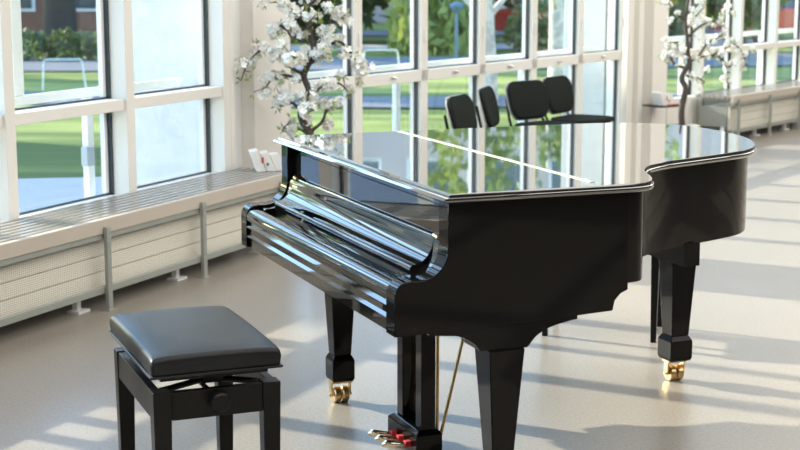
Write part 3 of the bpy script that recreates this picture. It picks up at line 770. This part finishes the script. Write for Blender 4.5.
# ------------------------------------------------------------------ adjustable piano stool
def stool():
    e = empty('piano_stool', (PX, PY, 0), R(21.67))
    tag(e, 'black leather adjustable piano stool in the left foreground', 'stool')
    u0, u1, v0, v1 = -0.812, -0.432, 0.240, 0.850
    # padded seat
    bm = bmesh.new()
    nx, ny = 14, 20; top = {}
    for i in range(nx + 1):
        for j in range(ny + 1):
            a, b = i / nx * 2 - 1, j / ny * 2 - 1
            z = 0.552 - 0.004 * (a * a + b * b) - 0.004 * (abs(a) ** 10 + abs(b) ** 10)
            top[i, j] = bm.verts.new((u0 + (u1 - u0) * i / nx, v0 + (v1 - v0) * j / ny, z))
    for i in range(nx):
        for j in range(ny): bm.faces.new((top[i, j], top[i + 1, j], top[i + 1, j + 1], top[i, j + 1]))
    rim = [top[i, 0] for i in range(nx + 1)] + [top[nx, j] for j in range(1, ny + 1)] + [top[i, ny] for i in range(nx - 1, -1, -1)] + [top[0, j] for j in range(ny - 1, 0, -1)]
    prev = rim
    for dz, dx in ((0.515, 0.004), (0.482, 0.0)):
        cur = []
        for v in rim:
            cx, cy = (u0 + u1) / 2, (v0 + v1) / 2
            sx = 1 + dx / ((u1 - u0) / 2); sy = 1 + dx / ((v1 - v0) / 2)
            cur.append(bm.verts.new((cx + (v.co.x - cx) * sx, cy + (v.co.y - cy) * sy, dz)))
        for k in range(len(rim)):
            bm.faces.new((prev[k], prev[(k + 1) % len(rim)], cur[(k + 1) % len(rim)], cur[k]))
        prev = cur
    bm.faces.new(prev[::-1])
    s = obj('seat', bm, LEATHER, e, smooth=True); bv = s.modifiers.new('bevel', 'BEVEL'); bv.width = 0.010; bv.segments = 3; bv.limit_method = 'ANGLE'; bv.angle_limit = R(40)
    bm = bmesh.new()
    lp = [(u0 - .003, v0 - .003, .484), (u1 + .003, v0 - .003, .484), (u1 + .003, v1 + .003, .484), (u0 - .003, v1 + .003, .484), (u0 - .003, v0 - .003, .484)]
    for a, b in zip(lp[:-1], lp[1:]): tube(bm, [a, b], 0.004, 8)
    obj('seat_piping', bm, LEATHER, s)
    bm = bmesh.new(); box(bm, u0 + .03, u1 - .03, v0 + .03, v1 - .03, 0.463, 0.4815); obj('seat_board', bm, SATIN, e)
    # frame
    f0, f1, g0, g1 = -0.806, -0.425, 0.262, 0.842
    t = 0.055
    bm = bmesh.new()
    box(bm, f0 + t, f1 - t, g0 + .004, g0 + .03, 0.345, 0.429); box(bm, f0 + t, f1 - t, g1 - .03, g1 - .004, 0.345, 0.429)
    box(bm, f0 + .004, f0 + .03, g0 + t, g1 - t, 0.345, 0.429); box(bm, f1 - .03, f1 - .004, g0 + t, g1 - t, 0.345, 0.429)
    obj('apron', bm, SATIN, e, bevel=0.002)
    for x in (f0, f1 - t):
        for y in (g0, g1 - t):
            bm = bmesh.new(); frustum(bm, x + .006, x + t - .006, y + .006, y + t - .006, 0, x, x + t, y, y + t, 0.432); obj('leg', bm, SATIN, e, bevel=0.003)
    # lift mechanism and knobs
    bm = bmesh.new()
    for y in (g0 + .1, g1 - .1):
        tube(bm, [(f0 + .04, y, 0.41), (f1 - .06, y, 0.461)], 0.010, 8); tube(bm, [(f1 - .04, y, 0.41), (f0 + .06, y, 0.461)], 0.010, 8)
    cx = (f0 + f1) / 2
    tube(bm, [(cx, g0 + .002, 0.395), (cx, g1 - .002, 0.395)], 0.008, 8)
    box(bm, cx - .03, cx + .03, g0 + .05, g1 - .05, 0.435, 0.4628)
    obj('lift_mechanism', bm, SATIN, e)
    for y, d in ((g0, -1), (g1, 1)):
        bm = bmesh.new(); tube(bm, [(cx, y - d * .003, 0.395), (cx, y + d * .012, 0.395), (cx, y + d * .014, 0.395), (cx, y + d * .036, 0.395), (cx, y + d * .040, 0.395)], [0.012, 0.012, 0.029, 0.029, 0.024], 24)
        obj('height_knob', bm, SATIN, e, smooth=True)
stool()

# ------------------------------------------------------------------ chairs behind the piano
def rounded(w, h, r, n=6, taper=0.0):
    pts = []
    for cx, cz, a0 in ((w / 2 - r, h - r, 0), (-w / 2 + r, h - r, 90), (-w / 2 + r, r, 180), (w / 2 - r, r, 270)):
        for k in range(n + 1):
            a = R(a0 + 90 * k / n); pts.append((cx + r * math.cos(a), cz + r * math.sin(a)))
    return [(x * (1 - taper * (1 - z / h)), z) for x, z in pts]

def pad(name, outline, thick, curve, m, parent, M):
    """rounded pad lying in local xz, thickness along y, bent by curve*x^2, placed with matrix M"""
    bm = bmesh.new(); rings = []
    cxz = (0, sum(p[1] for p in outline) / len(outline))
    for s, y in ((0.0, 0.0), (0.86, 0.0), (0.96, 0.12), (1.0, 0.4), (1.0, 0.6), (0.96, 0.88), (0.86, 1.0), (0.0, 1.0)):
        if s == 0.0:
            rings.append([bm.verts.new((cxz[0], y * thick, cxz[1]))]); continue
        rings.append([bm.verts.new((cxz[0] + (p[0] - cxz[0]) * s, y * thick, cxz[1] + (p[1] - cxz[1]) * s)) for p in outline])
    n = len(outline)
    for i in range(len(rings) - 1):
        for k in range(n):
            if len(rings[i]) == 1: bm.faces.new((rings[i][0], rings[i + 1][(k + 1) % n], rings[i + 1][k]))
            elif len(rings[i + 1]) == 1: bm.faces.new((rings[i][k], rings[i][(k + 1) % n], rings[i + 1][0]))
            else: bm.faces.new((rings[i][k], rings[i][(k + 1) % n], rings[i + 1][(k + 1) % n], rings[i + 1][k]))
    for v in bm.verts: v.co.y += curve * v.co.x ** 2
    bmesh.ops.transform(bm, matrix=M, verts=bm.verts)
    return obj(name, bm, m, parent, smooth='all')

def chair():
    """faces local -y; origin on the floor under the seat"""
    e = empty('conference_chair')
    Mb = Matrix.Translation((0, 0.20, 0.49)) @ Matrix.Rotation(R(-15), 4, 'X')
    pad('backrest', rounded(0.46, 0.30, 0.10, taper=0.10), 0.035, -0.35, FABRIC, e, Mb @ Matrix.Translation((0, -0.03, 0)))
    pad('back_shell', rounded(0.47, 0.31, 0.10, taper=0.10), 0.014, -0.35, SHELL, e, Mb @ Matrix.Translation((0, 0.006, -0.005)))
    Ms = Matrix.Translation((0, 0.21, 0.425)) @ Matrix.Rotation(R(90), 4, 'X')
    pad('seat', rounded(0.46, 0.42, 0.09, taper=0.08), 0.045, 0.0, FABRIC, e, Ms @ Matrix.Translation((0, 0, 0)) )
    for sx in (-1, 1):
        bm = bmesh.new()
        tube(bm, [(sx * .21, -.22, 0), (sx * .20, -.17, .40), (sx * .19, -.12, .418), (sx * .19, .16, .418), (sx * .19, .215, .44), (sx * .185, .245, .50), (sx * .175, .285, .66)], 0.011, 8)
        obj('side_frame', bm, SATIN, e, smooth=True)
        bm = bmesh.new(); tube(bm, [(sx * .22, .25, 0), (sx * .195, .10, .405)], 0.011, 8); obj('leg', bm, SATIN, e, smooth=True)
    bm = bmesh.new(); tube(bm, [(-.19, -.1, .405), (.19, -.1, .405)], 0.009, 8); tube(bm, [(-.19, .12, .405), (.19, .12, .405)], 0.009, 8); obj('cross_bar', bm, SATIN, e)
    return e
ch0 = chair()
CH = [(0.43, 10.30, 112, 'black fabric conference chair, leftmost behind the piano lid'),
      (0.66, 11.05, 104, 'black fabric conference chair seen nearly edge-on, second from left'),
      (1.00, 11.70, 138, 'black fabric conference chair with the broadest backrest in view, third from left'),
      (1.29, 12.20, 124, 'black fabric conference chair, rightmost, its seat showing before the white panel')]
for i, (x, y, az, lab) in enumerate(CH):
    o = ch0 if i == 0 else copy_tree(ch0)
    # facing azimuth az: local -y points there; (x,y) is where the backrest stands
    a = R(az)
    o.rotation_euler = (0, 0, math.pi - a)
    o.location = (x + math.sin(a) * 0.22, y + math.cos(a) * 0.22, 0)
    tag(o, lab, 'chair', 'chairs behind the piano')

# thin black legs of the low stand behind the piano
e = empty('low_table', (0.90, 6.55, 0), R(90 - 105)); tag(e, 'low black table behind the piano, one thin leg showing beside the tail leg', 'table')
bm = bmesh.new(); box(bm, -.29, .29, -.04, .36, .40, .43); obj('tabletop', bm, SATIN, e, bevel=.004)
for x in (-.25, .235):
    for y in (-.01, .30):
        bm = bmesh.new(); frustum(bm, x - .012, x + .012, y - .012, y + .012, 0, x - .018, x + .018, y - .018, y + .018, .3995); obj('leg', bm, SATIN, e)

# ------------------------------------------------------------------ white blossom trees in pots
def flower_cluster_mesh(rng, n=11, spread=0.038):
    bm = bmesh.new()
    for _ in range(n):
        d = Vector((rng.gauss(0, 1), rng.gauss(0, 1), rng.gauss(0, 1))).normalized()
        c_ = d * spread * rng.uniform(0.45, 1.0)
        nrm = (d + Vector((rng.uniform(-.4, .4), rng.uniform(-.4, .4), rng.uniform(-.2, .4)))).normalized()
        a = nrm.orthogonal().normalized(); b = nrm.cross(a)
        r = rng.uniform(0.017, 0.024); ph = rng.uniform(0, 6.28)
        for k in range(5):
            t = ph + k * 2 * math.pi / 5
            u = a * math.cos(t) + b * math.sin(t); v = nrm.cross(u)
            p = [c_, c_ + u * r * .6 + v * r * .42 + nrm * r * .25, c_ + u * r * 1.05 + v * r * .22 + nrm * r * .42, c_ + u * r * 1.05 - v * r * .22 + nrm * r * .42, c_ + u * r * .6 - v * r * .42 + nrm * r * .25]
            bm.faces.new([bm.verts.new(q) for q in p])
        s = [bm.verts.new(c_ + (a * math.cos(t) + b * math.sin(t)) * r * .16 + nrm * r * .22) for t in (0, 1.57, 3.14, 4.71)]
        f = bm.faces.new(s); f.material_index = 1
    me = bpy.data.meshes.new('blossom_cluster'); bm.to_mesh(me); bm.free()
    me.materials.append(PETAL); me.materials.append(STAMEN)
    return me

def blossom_tree(x, y, seed, trunk, branches, label, scale=1.0, rz=0.0, dens=1.0):
    rng = random.Random(seed)
    e = empty('blossom_tree', (x, y, 0), rz); tag(e, label, 'artificial tree')
    bm = bmesh.new(); lathe(bm, [(0.10, 0), (0.12, 0.02), (0.15, 0.26), (0.155, 0.28), (0.135, 0.28), (0.13, 0.25)], 28); obj('pot', bm, POTM, e, smooth=True)
    bm = bmesh.new(); lathe(bm, [(0.125, 0.20), (0.129, 0.2505), (0.05, 0.262)], 24); obj('soil', bm, SOIL, e)
    tp = catmull(trunk, 5, closed=False)
    bm = bmesh.new(); tube(bm, tp, [0.030 * (1 - 0.72 * i / len(tp)) for i in range(len(tp))], 10); obj('trunk', bm, BARK, e, smooth=True)
    vrs = [flower_cluster_mesh(rng, k) for k in (10, 13, 15, 9)]
    leaves = []
    spots = []
    for br in branches:
        bp = catmull(br, 5, closed=False)
        bm = bmesh.new(); tube(bm, bp, [0.012 * (1 - 0.75 * i / len(bp)) for i in range(len(bp))], 7)
        # twigs
        for i in range(4, len(bp), 3):
            d = Vector((rng.uniform(-1, 1), rng.uniform(-1, 1), rng.uniform(-.4, 1))).normalized() * rng.uniform(.05, .11)
            tube(bm, [bp[i], bp[i] + d * .6, bp[i] + d], [0.0035, 0.0028, 0.0015], 5)
            if rng.random() < 0.9 * dens: spots.append(bp[i] + d)
            leaves.append(bp[i] + d * 1.1)
        obj('branch', bm, BARK, e, smooth=True)
        for i in range(3, len(bp), 2):
            if rng.random() < 0.85 * dens: spots.append(bp[i] + Vector((rng.uniform(-.03, .03), rng.uniform(-.03, .03), rng.uniform(-.01, .03))))
        leaves += [bp[i] for i in range(2, len(bp), 2)]
        leaves.append(bp[-1])
    rng.shuffle(spots)
    for p in spots[:95]:
        o = bpy.data.objects.new('blossom_cluster', rng.choice(vrs)); C.objects.link(o); o.parent = e
        o.location = p; o.rotation_euler = (rng.uniform(0, 6.28), rng.uniform(0, 6.28), 0); s = rng.uniform(0.65, 1.1) * scale; o.scale = (s, s, s)
    bm = bmesh.new()
    for p in leaves:
        for _ in range(3):
            d = Vector((rng.gauss(0, 1), rng.gauss(0, 1), rng.gauss(0, 1) - .2)).normalized(); w = d.orthogonal().normalized() * .006; q = Vector(p) + d * .012
            bm.faces.new([bm.verts.new(v) for v in (q, q + d * .018 + w, q + d * .040, q + d * .018 - w)])
    lo = obj('leaves', bm, LEAFY, e); lo['kind'] = 'stuff'
    return e

# tree 1: local x = right in the view, z up; crown spans the frame top
T1X, T1Y = -0.535, 9.15
blossom_tree(T1X, T1Y, 5,
    [(0.0, 0, 0.24), (0.01, 0, 0.45), (-0.01, 0, 0.62), (-0.07, 0, 0.76), (-0.02, 0.0, 0.90), (-0.05, .02, 1.00), (0.01, 0, 1.14), (-0.02, 0, 1.30), (-0.04, 0, 1.46), (-0.02, 0, 1.62), (0.0, 0, 1.78)],
    [[(-0.05, 0, 1.0), (-0.14, 0, 1.06), (-0.22, -.02, 1.14), (-0.31, 0, 1.15), (-0.39, 0, 1.07), (-0.43, 0, 0.97)],
     [(-0.07, 0, 0.96), (-0.16, .02, 1.00), (-0.25, 0, 0.97), (-0.29, 0, 0.90)],
     [(-0.02, 0, 0.88), (0.07, 0, 0.93), (0.16, .02, 0.95), (0.22, 0, 0.90)],
     [(-0.06, 0, 0.78), (-0.13, 0, 0.84), (-0.19, 0, 0.86), (-0.22, .02, 0.80)],
     [(-0.01, 0, 0.66), (0.06, 0, 0.72), (0.10, 0, 0.82), (0.17, 0, 0.84)],
     [(-0.02, 0, 0.64), (-0.09, 0, 0.68), (-0.16, .03, 0.69), (-0.19, .03, 0.66)],
     [(0.01, 0, 1.12), (0.10, 0, 1.18), (0.18, -.02, 1.20), (0.26, 0, 1.10), (0.29, 0, 0.98)],
     [(0.0, 0, 1.16), (0.08, .04, 1.26), (0.14, 0, 1.36), (0.20, 0, 1.34)],
     [(-0.02, 0, 1.20), (-0.12, 0, 1.24), (-0.19, 0, 1.30), (-0.22, 0, 1.24)],
     [(-0.03, 0, 1.32), (-0.13, 0, 1.40), (-0.19, .02, 1.44)],
     [(-0.03, 0, 1.40), (0.05, 0, 1.48), (0.12, 0, 1.52), (0.17, 0, 1.47)],
     [(-0.03, 0, 1.55), (-0.10, 0, 1.66), (-0.14, 0, 1.72)],
     [(-0.02, 0, 1.62), (0.06, 0, 1.72), (0.09, 0, 1.80)],
     [(0.0, 0, 1.08), (0.06, -.08, 1.12), (0.10, -.14, 1.16)],
     [(-0.04, 0, 1.06), (-0.07, -.10, 1.10), (-0.10, -.17, 1.12)],
     [(-0.02, 0, 0.86), (-0.04, -.09, 0.82), (0.02, -.15, 0.80)],
     [(-0.03, 0, 1.28), (0.02, -.1, 1.32), (0.05, -.15, 1.36)]],
    'artificial white blossom tree behind the left end of the piano', 1.1)
blossom_tree(2.50, 13.25, 9,
    [(0.0, 0, 0.24), (-0.01, 0, 0.42), (0.02, 0, 0.60), (-0.02, 0, 0.70), (0.04, 0, 0.82), (0.03, 0, 0.93), (0.02, 0, 1.05), (0.0, 0, 1.2), (0.02, 0, 1.4), (0, 0, 1.62), (-.02, 0, 1.8)],
    [[(0.04, 0, 0.84), (0.14, 0, 0.88), (0.24, 0, 0.90), (0.34, 0, 0.95), (0.44, 0, 0.99), (0.52, 0, 0.90), (0.55, 0, 0.78)],
     [(0.24, 0, 0.90), (0.34, 0, 0.86), (0.38, 0, 0.76), (0.38, 0, 0.64)],
     [(0.12, 0, 0.88), (0.20, 0, 1.00), (0.30, 0, 1.06), (0.38, 0, 1.12)],
     [(0.03, 0, 0.78), (-0.08, 0, 0.82), (-0.14, 0, 0.90), (-0.17, 0, 0.84)],
     [(0.02, 0, 0.90), (-0.08, 0, 0.96), (-0.15, 0, 0.98)],
     [(0.02, 0, 0.72), (0.12, 0, 0.70), (0.19, 0, 0.66)],
     [(0.02, 0, 1.05), (0.14, 0, 1.16), (0.26, 0, 1.20), (0.36, 0, 1.30)],
     [(0.0, 0, 1.2), (-0.10, 0, 1.28), (-0.18, 0, 1.40)],
     [(0.0, 0, 1.25), (0.12, 0, 1.36), (0.20, 0, 1.50), (0.24, 0, 1.6)],
     [(0.02, 0, 1.4), (-0.06, 0, 1.52), (-0.12, 0, 1.6)],
     [(0.0, 0, 1.1), (0.08, .1, 1.2), (0.16, 0, 1.32)]],
    'artificial white blossom tree at the far bench on the right', 0.85, dens=0.85)

# folded leaflets standing on the bench ends
def leaflets(x, y, z, rz, label, name='leaflet_stack'):
    e = empty(name, (x, y, z), rz); tag(e, label, 'leaflets', 'folded leaflets at the bench ends')
    for k, (dx, ln) in enumerate(((0.0, 0.05), (0.062, 0.045), (0.122, 0.04))):
        bm = bmesh.new()
        h = 0.125 - 0.012 * k
        prism(bm, [(dx - 0.03, 0.0), (dx + 0.028, 0.0), (dx - 0.022, h), (dx - 0.07, h * 0.93)], 'y', -0.07 + 0.01 * k, 0.07)
        f = obj('leaflet', bm, PAPER, e)
    bm = bmesh.new(); box(bm, 0.0, 0.012, -0.075, -0.07, 0.05, 0.085); obj('red_mark', bm, REDINK, e)
    bm = bmesh.new(); box(bm, 0.03, 0.042, -0.075, -0.07, 0.035, 0.05); obj('blue_mark', bm, BLUEINK, e)
c = along(P1, AZ1, 1.98, -0.22)
leaflets(c[0], c[1], 0.447, R(10), 'white folded leaflets with a red mark on the left bench end')
bm = bmesh.new(); box(bm, -0.08, 0.15, -0.09, 0.16, -0.014, -0.001); box(bm, -0.0, 0.15, -0.09, -0.082, 0.0, 0.012)
sh = obj('wall_shelf', bm, SATIN, mats=[REDINK]); sh.location = (2.42, 13.92, 0.40); sh.rotation_euler = (0, 0, R(36))
for p_ in sh.data.polygons:
    if p_.index >= 6: p_.material_index = 1
tag(sh, 'small dark shelf with a red lip on the pillar left of the far bench', 'shelf')
leaflets(2.42, 13.92, 0.4005, R(36), 'white folded leaflets on the pillar shelf beside the far blossom trunk')
